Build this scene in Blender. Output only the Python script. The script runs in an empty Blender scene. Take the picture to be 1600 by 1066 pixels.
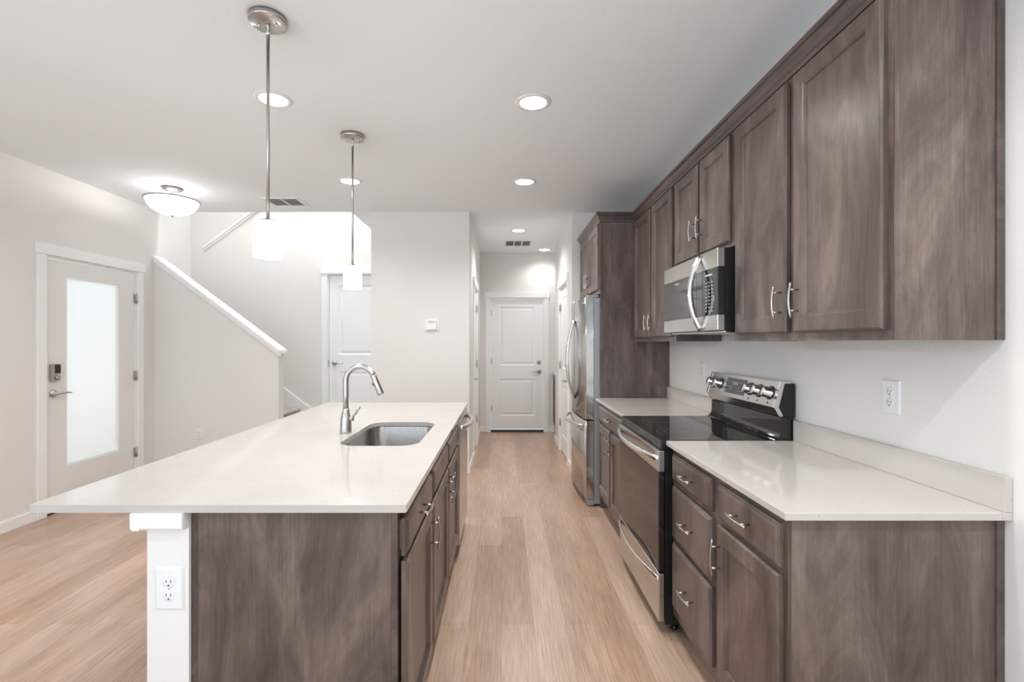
import bpy, bmesh, math, random
from mathutils import Vector, Matrix
random.seed(7)
C = bpy.context.scene
COL = C.collection
PI = math.pi

# ------------------------------------------------------------------ camera, world, light, exposure
F_PX, CX, CY, CAM_H = 755.0, 787.0, 535.0, 1.374
cam_d = bpy.data.cameras.new('camera')
cam = bpy.data.objects.new('camera', cam_d); COL.objects.link(cam)
cam.location = (0, 0, CAM_H); cam.rotation_euler = (PI/2, 0, 0)
cam_d.sensor_width = 36.0; cam_d.lens = F_PX/1600*36
cam_d.shift_x = (800-CX)/1600; cam_d.shift_y = (CY-533)/1600
cam_d.clip_start = 0.02; cam_d.clip_end = 100
C.camera = cam

W = bpy.data.worlds.new('daylight'); C.world = W; W.use_nodes = True
W.node_tree.nodes['Background'].inputs[0].default_value = (0.82, 0.92, 1.0, 1)
W.node_tree.nodes['Background'].inputs[1].default_value = 1.1

C.view_settings.view_transform = 'Standard'; C.view_settings.look = 'None'
C.view_settings.exposure = 0.47; C.view_settings.gamma = 1.0
C.view_settings.use_curve_mapping = False
C.cycles.use_denoising = True
C.cycles.max_bounces = 10; C.cycles.diffuse_bounces = 8; C.cycles.glossy_bounces = 5
C.cycles.transmission_bounces = 6
C.cycles.sample_clamp_indirect = 6.0
C.cycles.caustics_reflective = False; C.cycles.caustics_refractive = False

def area(name, loc, rot, sx, sy, power, color=(1,1,1)):
    d = bpy.data.lights.new(name, 'AREA'); d.shape = 'RECTANGLE'; d.size = sx; d.size_y = sy
    d.energy = power; d.color = color
    o = bpy.data.objects.new(name, d); COL.objects.link(o); o.location = loc; o.rotation_euler = rot
    return o
# daylight entering through the glazing behind the viewer, the side window and an added skylight over the stairs
area('daylight_rear', (-.7, -3.32, 1.25), (PI/2+1.05, 0, 0), 3.6, 2.2, 66, (0.70, 0.885, 1.0))
area('daylight_side', (-3.64, -1.4, 1.35), (0, -PI/2-.8, 0), 1.8, 2.2, 55, (0.72, 0.89, 1.0))
area('daylight_upstairs', (-2.05, 5.35, 5.15), (0, -.55, 0), .8, .45, 84, (0.92, 0.98, 1.0))
area('daylight_porch', (-4.6, 4.27, 1.3), (0, -PI/2, 0), 2.2, 1.2, 12, (0.95, 0.98, 1.0))

# ------------------------------------------------------------------ materials
def new_mat(name):
    m = bpy.data.materials.new(name); m.use_nodes = True
    nt = m.node_tree; b = nt.nodes['Principled BSDF']
    return m, nt, b
def N(nt, t, **kw):
    n = nt.nodes.new(t)
    for k, v in kw.items():
        if k in n.inputs: n.inputs[k].default_value = v
        else: setattr(n, k, v)
    return n
def plain(name, col, rough=0.5, metal=0.0, bump=0.0, bscale=60, var=0.0, spec=0.5):
    m, nt, b = new_mat(name)
    b.inputs['Roughness'].default_value = rough; b.inputs['Metallic'].default_value = metal
    b.inputs['Specular IOR Level'].default_value = spec
    tc = N(nt, 'ShaderNodeTexCoord')
    nz = N(nt, 'ShaderNodeTexNoise', Scale=bscale, Detail=3.0)
    nt.links.new(tc.outputs['Object'], nz.inputs['Vector'])
    mx = N(nt, 'ShaderNodeMix', data_type='RGBA')
    mx.inputs[6].default_value = (*[c*(1-var) for c in col], 1)
    mx.inputs[7].default_value = (*[min(1, c*(1+var)) for c in col], 1)
    nt.links.new(nz.outputs['Fac'], mx.inputs[0]); nt.links.new(mx.outputs[2], b.inputs['Base Color'])
    if bump:
        bp = N(nt, 'ShaderNodeBump', Strength=bump, Distance=0.003)
        nt.links.new(nz.outputs['Fac'], bp.inputs['Height']); nt.links.new(bp.outputs['Normal'], b.inputs['Normal'])
    return m
def emit(name, col, strength):
    m, nt, b = new_mat(name)
    b.inputs['Base Color'].default_value = (.9, .9, .88, 1)
    b.inputs['Emission Color'].default_value = (*col, 1); b.inputs['Emission Strength'].default_value = strength
    b.inputs['Roughness'].default_value = 0.3
    return m
def wood_mat(name, dark, mid, light, rough=0.3, axis='Z', scale=1.0):
    m, nt, b = new_mat(name)
    tc = N(nt, 'ShaderNodeTexCoord'); mp = N(nt, 'ShaderNodeMapping')
    oi = N(nt, 'ShaderNodeObjectInfo')
    st = {'Z': (4.2, 4.2, 1.1), 'Y': (4.2, 1.1, 4.2)}[axis]
    mp.inputs['Scale'].default_value = [s*scale for s in st]
    nt.links.new(tc.outputs['Object'], mp.inputs['Vector'])
    ofs = N(nt, 'ShaderNodeVectorMath', operation='ADD')
    sc = N(nt, 'ShaderNodeMath', operation='MULTIPLY'); sc.inputs[1].default_value = 37.0
    nt.links.new(oi.outputs['Random'], sc.inputs[0])
    nt.links.new(mp.outputs[0], ofs.inputs[0]); nt.links.new(sc.outputs[0], ofs.inputs[1])
    n1 = N(nt, 'ShaderNodeTexNoise', Scale=1.2, Detail=7.0, Roughness=.66, Distortion=1.1)
    nt.links.new(ofs.outputs[0], n1.inputs['Vector'])
    cr = N(nt, 'ShaderNodeValToRGB')
    e = cr.color_ramp.elements; e[0].position = .28; e[0].color = (*dark, 1); e[1].position = .74; e[1].color = (*light, 1)
    k = e.new(.5); k.color = (*mid, 1)
    nt.links.new(n1.outputs['Fac'], cr.inputs['Fac'])
    mp2 = N(nt, 'ShaderNodeMapping')
    st2 = {'Z': (180, 180, 4), 'Y': (180, 4, 180)}[axis]
    mp2.inputs['Scale'].default_value = st2
    nt.links.new(tc.outputs['Object'], mp2.inputs['Vector'])
    n2 = N(nt, 'ShaderNodeTexNoise', Scale=1.0, Detail=3.0, Roughness=.6)
    nt.links.new(mp2.outputs[0], n2.inputs['Vector'])
    mr = N(nt, 'ShaderNodeMapRange'); mr.inputs[1].default_value = .3; mr.inputs[2].default_value = .7
    mr.inputs[3].default_value = .84; mr.inputs[4].default_value = 1.13
    nt.links.new(n2.outputs['Fac'], mr.inputs[0])
    mp4 = N(nt, 'ShaderNodeMapping'); mp4.inputs['Scale'].default_value = {'Z': (26, 26, 7), 'Y': (26, 7, 26)}[axis]
    nt.links.new(tc.outputs['Object'], mp4.inputs['Vector'])
    n4 = N(nt, 'ShaderNodeTexNoise', Scale=1.0, Detail=5.0, Roughness=.7, Distortion=.8); nt.links.new(mp4.outputs[0], n4.inputs['Vector'])
    mr4 = N(nt, 'ShaderNodeMapRange'); mr4.inputs[1].default_value = .3; mr4.inputs[2].default_value = .7; mr4.inputs[3].default_value = .84; mr4.inputs[4].default_value = 1.16
    nt.links.new(n4.outputs['Fac'], mr4.inputs[0])
    mm = N(nt, 'ShaderNodeMath', operation='MULTIPLY'); nt.links.new(mr.outputs[0], mm.inputs[0]); nt.links.new(mr4.outputs[0], mm.inputs[1])
    mu = N(nt, 'ShaderNodeMix', data_type='RGBA', blend_type='MULTIPLY'); mu.inputs[0].default_value = 1
    nt.links.new(cr.outputs[0], mu.inputs[6]); nt.links.new(mm.outputs[0], mu.inputs[7])
    nt.links.new(mu.outputs[2], b.inputs['Base Color'])
    b.inputs['Roughness'].default_value = rough
    bp = N(nt, 'ShaderNodeBump', Strength=.06, Distance=.001)
    nt.links.new(n2.outputs['Fac'], bp.inputs['Height']); nt.links.new(bp.outputs['Normal'], b.inputs['Normal'])
    return m
def steel_mat(name, col, rough, axis='Z'):
    m, nt, b = new_mat(name)
    b.inputs['Metallic'].default_value = 1
    tc = N(nt, 'ShaderNodeTexCoord'); mp = N(nt, 'ShaderNodeMapping')
    mp.inputs['Scale'].default_value = {'Z': (500, 500, 3), 'Y': (500, 3, 500)}[axis]
    nt.links.new(tc.outputs['Object'], mp.inputs['Vector'])
    nz = N(nt, 'ShaderNodeTexNoise', Scale=1.0, Detail=2.0); nt.links.new(mp.outputs[0], nz.inputs['Vector'])
    mx = N(nt, 'ShaderNodeMix', data_type='RGBA')
    mx.inputs[6].default_value = (*[c*.97 for c in col], 1); mx.inputs[7].default_value = (*[c*1.03 for c in col], 1)
    nt.links.new(nz.outputs['Fac'], mx.inputs[0]); nt.links.new(mx.outputs[2], b.inputs['Base Color'])
    mr = N(nt, 'ShaderNodeMapRange'); mr.inputs[3].default_value = rough*.85; mr.inputs[4].default_value = rough*1.2
    nt.links.new(nz.outputs['Fac'], mr.inputs[0]); nt.links.new(mr.outputs[0], b.inputs['Roughness'])
    return m
def quartz_mat():
    m, nt, b = new_mat('quartz')
    tc = N(nt, 'ShaderNodeTexCoord')
    n0 = N(nt, 'ShaderNodeTexNoise', Scale=5.0, Detail=5.0); nt.links.new(tc.outputs['Object'], n0.inputs['Vector'])
    base = N(nt, 'ShaderNodeMix', data_type='RGBA')
    base.inputs[6].default_value = (.49, .447, .417, 1); base.inputs[7].default_value = (.56, .52, .493, 1)
    nt.links.new(n0.outputs['Fac'], base.inputs[0])
    v = N(nt, 'ShaderNodeTexVoronoi', Scale=75.0); nt.links.new(tc.outputs['Object'], v.inputs['Vector'])
    lt = N(nt, 'ShaderNodeMath', operation='LESS_THAN'); lt.inputs[1].default_value = .16
    nt.links.new(v.outputs['Distance'], lt.inputs[0])
    sep = N(nt, 'ShaderNodeSeparateColor'); nt.links.new(v.outputs['Color'], sep.inputs[0])
    gt = N(nt, 'ShaderNodeMath', operation='GREATER_THAN'); gt.inputs[1].default_value = .72
    nt.links.new(sep.outputs[0], gt.inputs[0])
    mm = N(nt, 'ShaderNodeMath', operation='MULTIPLY'); nt.links.new(lt.outputs[0], mm.inputs[0]); nt.links.new(gt.outputs[0], mm.inputs[1])
    spk = N(nt, 'ShaderNodeMix', data_type='RGBA'); spk.inputs[6].default_value = (.26, .23, .21, 1); spk.inputs[7].default_value = (.72, .70, .68, 1)
    nt.links.new(sep.outputs[1], spk.inputs[0])
    fin = N(nt, 'ShaderNodeMix', data_type='RGBA'); nt.links.new(mm.outputs[0], fin.inputs[0])
    nt.links.new(base.outputs[2], fin.inputs[6]); nt.links.new(spk.outputs[2], fin.inputs[7])
    nt.links.new(fin.outputs[2], b.inputs['Base Color'])
    b.inputs['Roughness'].default_value = .08
    return m
def floor_mat():
    m, nt, b = new_mat('plank_floor')
    tc = N(nt, 'ShaderNodeTexCoord'); mp = N(nt, 'ShaderNodeMapping')
    mp.inputs['Rotation'].default_value = (0, 0, PI/2); mp.inputs['Location'].default_value = (0.37, .012, 0)
    nt.links.new(tc.outputs['Object'], mp.inputs['Vector'])
    br = N(nt, 'ShaderNodeTexBrick'); br.offset = .37; br.offset_frequency = 2
    br.inputs['Scale'].default_value = 1.0; br.inputs['Brick Width'].default_value = 1.45; br.inputs['Row Height'].default_value = .157
    br.inputs['Mortar Size'].default_value = .0011; br.inputs['Mortar Smooth'].default_value = .3; br.inputs['Bias'].default_value = 0
    br.inputs['Color1'].default_value = (.445, .285, .198, 1); br.inputs['Color2'].default_value = (.555, .388, .295, 1)
    br.inputs['Mortar'].default_value = (.30, .19, .13, 1)
    nt.links.new(mp.outputs[0], br.inputs['Vector'])
    mp2 = N(nt, 'ShaderNodeMapping'); mp2.inputs['Scale'].default_value = (130, 4.5, 1)
    nt.links.new(tc.outputs['Object'], mp2.inputs['Vector'])
    n = N(nt, 'ShaderNodeTexNoise', Scale=1.0, Detail=4.0, Roughness=.65); nt.links.new(mp2.outputs[0], n.inputs['Vector'])
    mr = N(nt, 'ShaderNodeMapRange'); mr.inputs[1].default_value = .3; mr.inputs[2].default_value = .7; mr.inputs[3].default_value = .70; mr.inputs[4].default_value = 1.18
    nt.links.new(n.outputs['Fac'], mr.inputs[0])
    mp3 = N(nt, 'ShaderNodeMapping'); mp3.inputs['Scale'].default_value = (7, 1.1, 1)
    nt.links.new(tc.outputs['Object'], mp3.inputs['Vector'])
    n3 = N(nt, 'ShaderNodeTexNoise', Scale=1.0, Detail=3.0); nt.links.new(mp3.outputs[0], n3.inputs['Vector'])
    mr3 = N(nt, 'ShaderNodeMapRange'); mr3.inputs[1].default_value = .3; mr3.inputs[2].default_value = .7; mr3.inputs[3].default_value = .86; mr3.inputs[4].default_value = 1.14
    nt.links.new(n3.outputs['Fac'], mr3.inputs[0])
    m1 = N(nt, 'ShaderNodeMath', operation='MULTIPLY'); nt.links.new(mr.outputs[0], m1.inputs[0]); nt.links.new(mr3.outputs[0], m1.inputs[1])
    mu = N(nt, 'ShaderNodeMix', data_type='RGBA', blend_type='MULTIPLY'); mu.inputs[0].default_value = 1
    nt.links.new(br.outputs['Color'], mu.inputs[6]); nt.links.new(m1.outputs[0], mu.inputs[7])
    nt.links.new(mu.outputs[2], b.inputs['Base Color'])
    b.inputs['Roughness'].default_value = .28
    bp = N(nt, 'ShaderNodeBump', Strength=.12, Distance=.001)
    nt.links.new(n.outputs['Fac'], bp.inputs['Height']); nt.links.new(bp.outputs['Normal'], b.inputs['Normal'])
    return m
def frosted_mat():
    m = bpy.data.materials.new('frosted_glass'); m.use_nodes = True; nt = m.node_tree
    for n in list(nt.nodes): nt.nodes.remove(n)
    out = N(nt, 'ShaderNodeOutputMaterial')
    tr = N(nt, 'ShaderNodeBsdfTranslucent'); tr.inputs[0].default_value = (.94, .955, .95, 1)
    gl = N(nt, 'ShaderNodeBsdfGlossy'); gl.inputs[0].default_value = (.9, .9, .9, 1); gl.inputs[1].default_value = .25
    df = N(nt, 'ShaderNodeBsdfDiffuse'); df.inputs[0].default_value = (.82, .83, .825, 1)
    a = N(nt, 'ShaderNodeMixShader'); a.inputs[0].default_value = .45
    nt.links.new(tr.outputs[0], a.inputs[1]); nt.links.new(df.outputs[0], a.inputs[2])
    c = N(nt, 'ShaderNodeMixShader'); c.inputs[0].default_value = .05
    nt.links.new(a.outputs[0], c.inputs[1]); nt.links.new(gl.outputs[0], c.inputs[2])
    nt.links.new(c.outputs[0], out.inputs[0])
    return m

M = {}
M['wall'] = plain('wall_paint', (.775, .755, .737), .85, bump=.16, bscale=90, var=.01, spec=.2)
M['ceil'] = plain('ceiling_paint', (.85, .885, .91), .9, bump=.22, bscale=70, var=.01, spec=.15)
M['stairwall'] = M['wall']
M['trim'] = plain('white_trim_paint', (.87, .87, .87), .38, var=.005)
M['doorpaint'] = plain('white_door_paint', (.86, .865, .87), .42, var=.005)
M['entrydoor'] = plain('entry_door_paint', (.80, .79, .775), .45, var=.005)
M['floor'] = floor_mat()
M['wood'] = wood_mat('stained_maple', (.048, .033, .030), (.114, .081, .0715), (.215, .160, .142))
M['woodh'] = wood_mat('stained_maple_rail', (.050, .035, .031), (.088, .063, .056), (.145, .107, .096), axis='Y')
M['woodin'] = plain('cabinet_interior', (.45, .27, .15), .6, var=.1, bscale=20)
M['dark'] = plain('toe_kick_black', (.018, .016, .015), .6)
M['quartz'] = quartz_mat()
M['steel'] = steel_mat('brushed_steel', (.60, .585, .57), .24)
M['steelh'] = steel_mat('brushed_steel_horizontal', (.60, .575, .55), .25, 'Y')
M['nickel'] = steel_mat('brushed_nickel', (.50, .475, .45), .28)
M['sinksteel'] = steel_mat('sink_steel', (.40, .375, .36), .27)
M['fridgesteel'] = steel_mat('fridge_steel', (.56, .55, .54), .14)
M['chrome'] = plain('polished_steel', (.78, .78, .78), .12, 1.0)
M['handle'] = plain('satin_handle_steel', (.72, .71, .70), .2, 1.0)
M['fridgegrey'] = plain('fridge_side_grey', (.34, .35, .37), .45, .2)
M['black'] = plain('black_enamel', (.012, .012, .013), .3)
M['glassblack'] = plain('black_glass', (.012, .012, .012), .04, spec=.7)
M['ovenglass'] = plain('oven_glass', (.016, .012, .009), .05, spec=.5)
M['mwglass'] = plain('microwave_glass', (.03, .03, .03), .06, spec=.9)
M['ring'] = plain('burner_marking', (.10, .10, .10), .2)
M['white'] = plain('white_plastic', (.80, .80, .80), .35)
M['slot'] = plain('slot_dark', (.03, .03, .03), .6)
M['ventgrey'] = plain('vent_duct_grey', (.22, .22, .22), .6)
M['grey'] = plain('grey_marking', (.55, .55, .55), .5)
M['carpet'] = plain('carpet', (.40, .37, .33), .95, bump=.8, bscale=260, var=.25)
M['frost'] = frosted_mat()
M['bronze'] = plain('threshold_bronze', (.06, .045, .035), .4, .6)
M['opal'] = emit('opal_lamp_glass', (1.0, .97, .93), 2.2)
M['led'] = emit('recessed_lens', (1.0, .98, .95), 6.0)
M['fabric_dark'] = M['slot']

# ------------------------------------------------------------------ mesh helpers (world coordinates)
def box(bm, x0, x1, y0, y1, z0, z1, bev=0):
    if x0 > x1: x0, x1 = x1, x0
    if y0 > y1: y0, y1 = y1, y0
    if z0 > z1: z0, z1 = z1, z0
    r = bmesh.ops.create_cube(bm, size=1.0)
    vs = r['verts']
    for v in vs:
        v.co = Vector((x0+(v.co.x+.5)*(x1-x0), y0+(v.co.y+.5)*(y1-y0), z0+(v.co.z+.5)*(z1-z0)))
    if bev > 0:
        es = list({e for v in vs for e in v.link_edges})
        bmesh.ops.bevel(bm, geom=es, offset=min(bev, .45*min(x1-x0, y1-y0, z1-z0)), segments=2, affect='EDGES', profile=.5)
    return bm
def nbox(*a, **k):
    return box(bmesh.new(), *a, **k)
def poly_prism(bm, pts, axis, a0, a1):
    """extrude a polygon: axis 'Y' -> pts (x,z); 'X' -> pts (y,z); 'Z' -> pts (x,y)"""
    def mk(p, a):
        return {'Y': (p[0], a, p[1]), 'X': (a, p[0], p[1]), 'Z': (p[0], p[1], a)}[axis]
    A = [bm.verts.new(mk(p, a0)) for p in pts]; B = [bm.verts.new(mk(p, a1)) for p in pts]
    n = len(pts); fs = []
    fs.append(bm.faces.new(A)); fs.append(bm.faces.new(B[::-1]))
    for i in range(n):
        fs.append(bm.faces.new((A[i], B[i], B[(i+1) % n], A[(i+1) % n])))
    bmesh.ops.recalc_face_normals(bm, faces=fs)
    return bm
def tube(bm, pts, r, seg=10, flat=None):
    """sweep a round (or flat=(ra,rb) elliptical) section along points; r number or list"""
    pts = [Vector(p) for p in pts]; n = len(pts); rings = []
    ref = None
    for i, p in enumerate(pts):
        t = (pts[min(i+1, n-1)]-pts[max(i-1, 0)]).normalized()
        if ref is None:
            up = Vector((0, 0, 1)) if abs(t.z) < .9 else Vector((0, 1, 0))
            ref = (up-t*up.dot(t)).normalized()
        else:
            ref = (ref-t*ref.dot(t)).normalized()
        bi = t.cross(ref)
        rr = r[i] if isinstance(r, (list, tuple)) else r
        ra, rb = (rr, rr) if flat is None else (flat[0]*rr, flat[1]*rr)
        rings.append([bm.verts.new(p+ref*math.cos(2*PI*k/seg)*ra+bi*math.sin(2*PI*k/seg)*rb) for k in range(seg)])
    fs = []
    for a, b in zip(rings, rings[1:]):
        for k in range(seg):
            fs.append(bm.faces.new((a[k], a[(k+1) % seg], b[(k+1) % seg], b[k])))
    fs.append(bm.faces.new(rings[0][::-1])); fs.append(bm.faces.new(rings[-1]))
    for f in fs: f.smooth = True
    bmesh.ops.recalc_face_normals(bm, faces=fs)
    return bm
def lathe(bm, prof, c, seg=32, axis='Z', smooth=True):
    """prof: (r, h) along axis from centre c; closed with caps where r>0 at the ends"""
    c = Vector(c); rings = []
    ax = {'Z': (Vector((1,0,0)), Vector((0,1,0)), Vector((0,0,1))), 'X': (Vector((0,1,0)), Vector((0,0,1)), Vector((1,0,0))),
          'Y': (Vector((0,0,1)), Vector((1,0,0)), Vector((0,1,0)))}[axis] if isinstance(axis, str) else axis
    for r, h in prof:
        if r < 1e-6: rings.append([bm.verts.new(c+ax[2]*h)])
        else: rings.append([bm.verts.new(c+ax[0]*r*math.cos(2*PI*k/seg)+ax[1]*r*math.sin(2*PI*k/seg)+ax[2]*h) for k in range(seg)])
    fs = []
    for a, b in zip(rings, rings[1:]):
        for k in range(seg):
            k2 = (k+1) % seg
            if len(a) == 1 and len(b) == 1: continue
            if len(a) == 1: f = bm.faces.new((a[0], b[k2], b[k]))
            elif len(b) == 1: f = bm.faces.new((a[k], a[k2], b[0]))
            else: f = bm.faces.new((a[k], a[k2], b[k2], b[k]))
            f.smooth = smooth; fs.append(f)
    if len(rings[0]) > 1: fs.append(bm.faces.new(rings[0][::-1]))
    if len(rings[-1]) > 1: fs.append(bm.faces.new(rings[-1]))
    bmesh.ops.recalc_face_normals(bm, faces=fs)
    return bm
class Plane:
    """a vertical working plane: u along one horizontal axis, v = z, w = outwards"""
    def __init__(s, axis, pos, sign): s.axis, s.pos, s.sign = axis, pos, sign
    def __call__(s, u, v, w):
        a = s.pos+s.sign*w
        return Vector((a, u, v)) if s.axis == 'X' else Vector((u, a, v))
def rings_loft(bm, P, u0, u1, v0, v1, prof, close_back=True):
    """prof: list of (inset, w) rectangles lofted inwards, last one filled"""
    rs = []
    for ins, w in prof:
        rs.append([bm.verts.new(P(u, v, w)) for u, v in ((u0+ins, v0+ins), (u1-ins, v0+ins), (u1-ins, v1-ins), (u0+ins, v1-ins))])
    fs = []
    for a, b in zip(rs, rs[1:]):
        for k in range(4): fs.append(bm.faces.new((a[k], a[(k+1) % 4], b[(k+1) % 4], b[k])))
    fs.append(bm.faces.new(rs[-1]))
    if close_back: fs.append(bm.faces.new(rs[0][::-1]))
    bmesh.ops.recalc_face_normals(bm, faces=fs)
    return bm
def shaker(P, u0, u1, v0, v1, t=.02, rail=.058):
    return rings_loft(bmesh.new(), P, u0, u1, v0, v1,
        [(0, 0), (0, t-.007), (.003, t-.005), (.005, t-.001), (.008, t), (rail, t), (rail+.004, t-.003), (rail+.007, t-.003), (rail+.012, t-.010)])
def slab_front(P, u0, u1, v0, v1, t=.02):
    return rings_loft(bmesh.new(), P, u0, u1, v0, v1,
        [(0, 0), (0, t-.009), (.004, t-.006), (.007, t-.005), (.012, t-.001), (.016, t)])
def pull(P, u, v, length, vertical=True):
    """bow-shaped bar pull on two round posts"""
    bm = bmesh.new()
    def q(s, w): return P(u, v+s, w) if vertical else P(u+s, v, w)
    L = length/2; ps = []
    for i in range(13):
        s = -L+2*L*i/12
        ps.append(q(s, .025+.008*(1-(s/L)**2)))
    tube(bm, ps, .0042, 8)
    for s in (-.6*L, .6*L):
        tube(bm, [q(s, 0), q(s, .030)], [.0040, .0036], 8)
    return bm
def bow_handle(P, u, v, length, vertical, bow, r, base=.0, flat=None, n=24):
    bm = bmesh.new(); L = length/2; ps = []
    for i in range(n+1):
        s = -1+2*i/n
        w = base+bow*math.cos(s*PI/2)**.8
        ps.append(P(u, v+s*L, w) if vertical else P(u+s*L, v, w))
    tube(bm, ps, r, 10, flat)
    return bm

# ------------------------------------------------------------------ object helpers
def _link(name, bm, mat, off, smooth_angle=None):
    me = bpy.data.meshes.new(name)
    if off is not None:
        bmesh.ops.translate(bm, verts=bm.verts, vec=-off)
    bm.to_mesh(me); bm.free(); me.materials.append(M[mat] if isinstance(mat, str) else mat)
    o = bpy.data.objects.new(name, me); COL.objects.link(o)
    return o
ORG = {}
def thing(name, label, cat, loc, group=None, kind=None):
    o = bpy.data.objects.new(name, None); COL.objects.link(o); o.location = loc
    o.empty_display_size = .05
    o['label'] = label; o['category'] = cat
    if group: o['group'] = group
    if kind: o['kind'] = kind
    ORG[o] = Vector(loc)
    return o
def part(name, bm, mat, parent, label=None):
    off = ORG[parent]
    o = _link(name, bm, mat, off); o.parent = parent; ORG[o] = off
    if label: o['label'] = label
    return o
def solo(name, bm, mat, label, cat, group=None, org=None, kind=None):
    """a thing that is one mesh; origin at its base centre"""
    if org is None:
        xs = [v.co for v in bm.verts]
        org = Vector(((min(c.x for c in xs)+max(c.x for c in xs))/2, (min(c.y for c in xs)+max(c.y for c in xs))/2, min(c.z for c in xs)))
    org = Vector(org)
    o = _link(name, bm, mat, org); o.location = org; o['label'] = label; o['category'] = cat; ORG[o] = org
    if group: o['group'] = group
    if kind: o['kind'] = kind
    return o
def struct(name, bm, mat, label=None, cat=None):
    o = _link(name, bm, mat, Vector((0, 0, 0))); o['kind'] = 'structure'; ORG[o] = Vector((0, 0, 0))
    if label: o['label'] = label; o['category'] = cat
    return o
def dup(root, loc, label=None):
    r = root.copy(); COL.objects.link(r); r.location = loc; ORG[r] = Vector(loc)
    if label: r['label'] = label
    for ch in list(root.children):
        c = ch.copy(); COL.objects.link(c); c.parent = r
        for g in list(ch.children):
            d = g.copy(); COL.objects.link(d); d.parent = c
    return r

# ------------------------------------------------------------------ room shell
H = 2.74
XL, XR = -3.60, 1.373          # left wall and kitchen wall
YB = -3.4                      # rear wall behind the viewer
YS = 5.07                      # line where the ceiling opens over the stairs
XH = -.36                      # left wall of the passage
XP = .72                       # right wall of the passage
YE = 7.41                      # end wall

struct('floor', nbox(-4.75, 1.75, YB-.1, 7.6, -.12, 0), 'floor', 'plank floor in warm tan wood with fine grain running to the far door', 'floor')
b = nbox(XL-.15, XR+.15, YB-.1, YS, H, H+.28); box(b, -1.6, 1.75, YS, 7.6, H, H+.28)
struct('ceiling', b, 'ceil', 'flat pale grey textured ceiling over the kitchen and passage', 'ceiling')

def wall_x(name, x0, x1, y0, y1, opens=(), z1=H, z0=0, mat='wall', label=None):
    """wall running along Y with openings (ya, yb, za, zb)"""
    b = bmesh.new(); y = y0
    for ya, yb, za, zb in sorted(opens):
        box(b, x0, x1, y, ya, z0, z1)
        if za > z0: box(b, x0, x1, ya, yb, z0, za)
        box(b, x0, x1, ya, yb, zb, z1); y = yb
    box(b, x0, x1, y, y1, z0, z1)
    return struct(name, b, mat, label, 'wall' if label else None)
def wall_y(name, x0, x1, y0, y1, opens=(), z1=H, z0=0, mat='wall', label=None):
    b = bmesh.new(); x = x0
    for xa, xb, za, zb in sorted(opens):
        box(b, x, xa, y0, y1, z0, z1)
        if za > z0: box(b, xa, xb, y0, y1, z0, za)
        box(b, xa, xb, y0, y1, zb, z1); x = xb
    box(b, x, x1, y0, y1, z0, z1)
    return struct(name, b, mat, label, 'wall' if label else None)

D1 = (3.79, 4.745, 0, 2.065)       # entry door opening (Y range)
wall_x('wall_left', XL-.15, XL, YB, YS, [(-2.4, -.4, .4, 2.3), D1], label='pale beige wall holding the frosted glass entry door')
wall_x('wall_right', XR, XR+.15, YB, 5.1, label='pale grey kitchen wall behind the range and worktops')
wall_y('wall_back', XL-.15, XR+.15, YB-.1, YB, [(-2.6, 1.2, .05, 2.35)], label='wall behind the viewer with wide glazing')
wall_y('wall_pantry', XP, 1.75, 5.1, 5.2, label='pale wall piece facing the kitchen beyond the refrigerator')
D3 = (5.40, 6.17, 0, 2.06)
wall_x('wall_passage_right', XP, XP+.115, 5.2, 6.74, [D3], label='right hand wall of the passage holding the narrow pantry door')
wall_y('wall_recess', XP+.115, 1.75, 6.625, 6.74)
wall_x('wall_recess_side', 1.65, 1.75, 6.74, YE)
D2 = (-.215, .628, 0, 2.055)
wall_y('wall_end', XH-.115, 1.75, YE, YE+.15, [D2], label='pale end wall of the passage around the two panel door')
D4 = (5.72, 6.46, 0, 2.055)
wall_x('wall_passage_left', XH-.115, XH, 5.17, YE, [D4], label='left hand wall of the passage holding the closet door')
wall_y('wall_centre', -1.387, XH, 5.055, 5.17, label='pale wall block behind the island carrying the thermostat')
wall_x('wall_centre_side', -1.387, -1.28, 5.17, 6.0)

# stairwell
YC = 6.0; XLW = -4.6; YBB = 7.1; ZT = 5.3
SL = .746
def capz(x): return 1.275+SL*(-2.32-x)
b = bmesh.new(); poly_prism(b, [(XL, 0), (-2.32, 0), (-2.32, capz(-2.32)), (XL, capz(XL))], 'Y', 4.98, 5.095)
struct('wall_stair_half', b, 'wall', 'pale sloped half wall closing the near side of the staircase', 'wall')
D5 = (-2.19, -1.42)
CT0 = 2.55
def ctop(x): return CT0+SL*(x+3.69)
b = bmesh.new()
for xa, xb, zb in ((-3.69, D5[0], 0), (D5[0], D5[1], 2.225), (D5[1], -1.28, 0)):
    poly_prism(b, [(xa, zb), (xb, zb), (xb, ctop(xb)), (xa, ctop(xa))], 'Y', YC, YC+.11)
struct('wall_stair_middle', b, 'wall', 'bright white wall between the two stair flights', 'wall')
wall_y('wall_stair_back', XLW, -1.28, YBB, YBB+.1, z1=ZT, label='white wall at the back of the stairwell beyond the landing')
wall_x('wall_stair_left', XLW-.1, XLW, YS, YBB, z1=ZT, label='white outer wall of the stair landing')
wall_y('wall_stair_front', XLW-.1, XL-.15, YS-.12, YS, z1=ZT)
wall_y('wall_upstairs_front', XL-.15, -1.6, YS-.12, YS, z0=H+.28, z1=ZT)
wall_x('wall_upstairs_right', -1.6, -1.5, YS, YBB, z0=H+.28, z1=ZT)
b = nbox(XLW-.1, -2.6, YS-.12, YBB+.1, ZT, ZT+.1); box(b, -1.6, -1.5, YS-.12, YBB+.1, ZT, ZT+.1)
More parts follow.
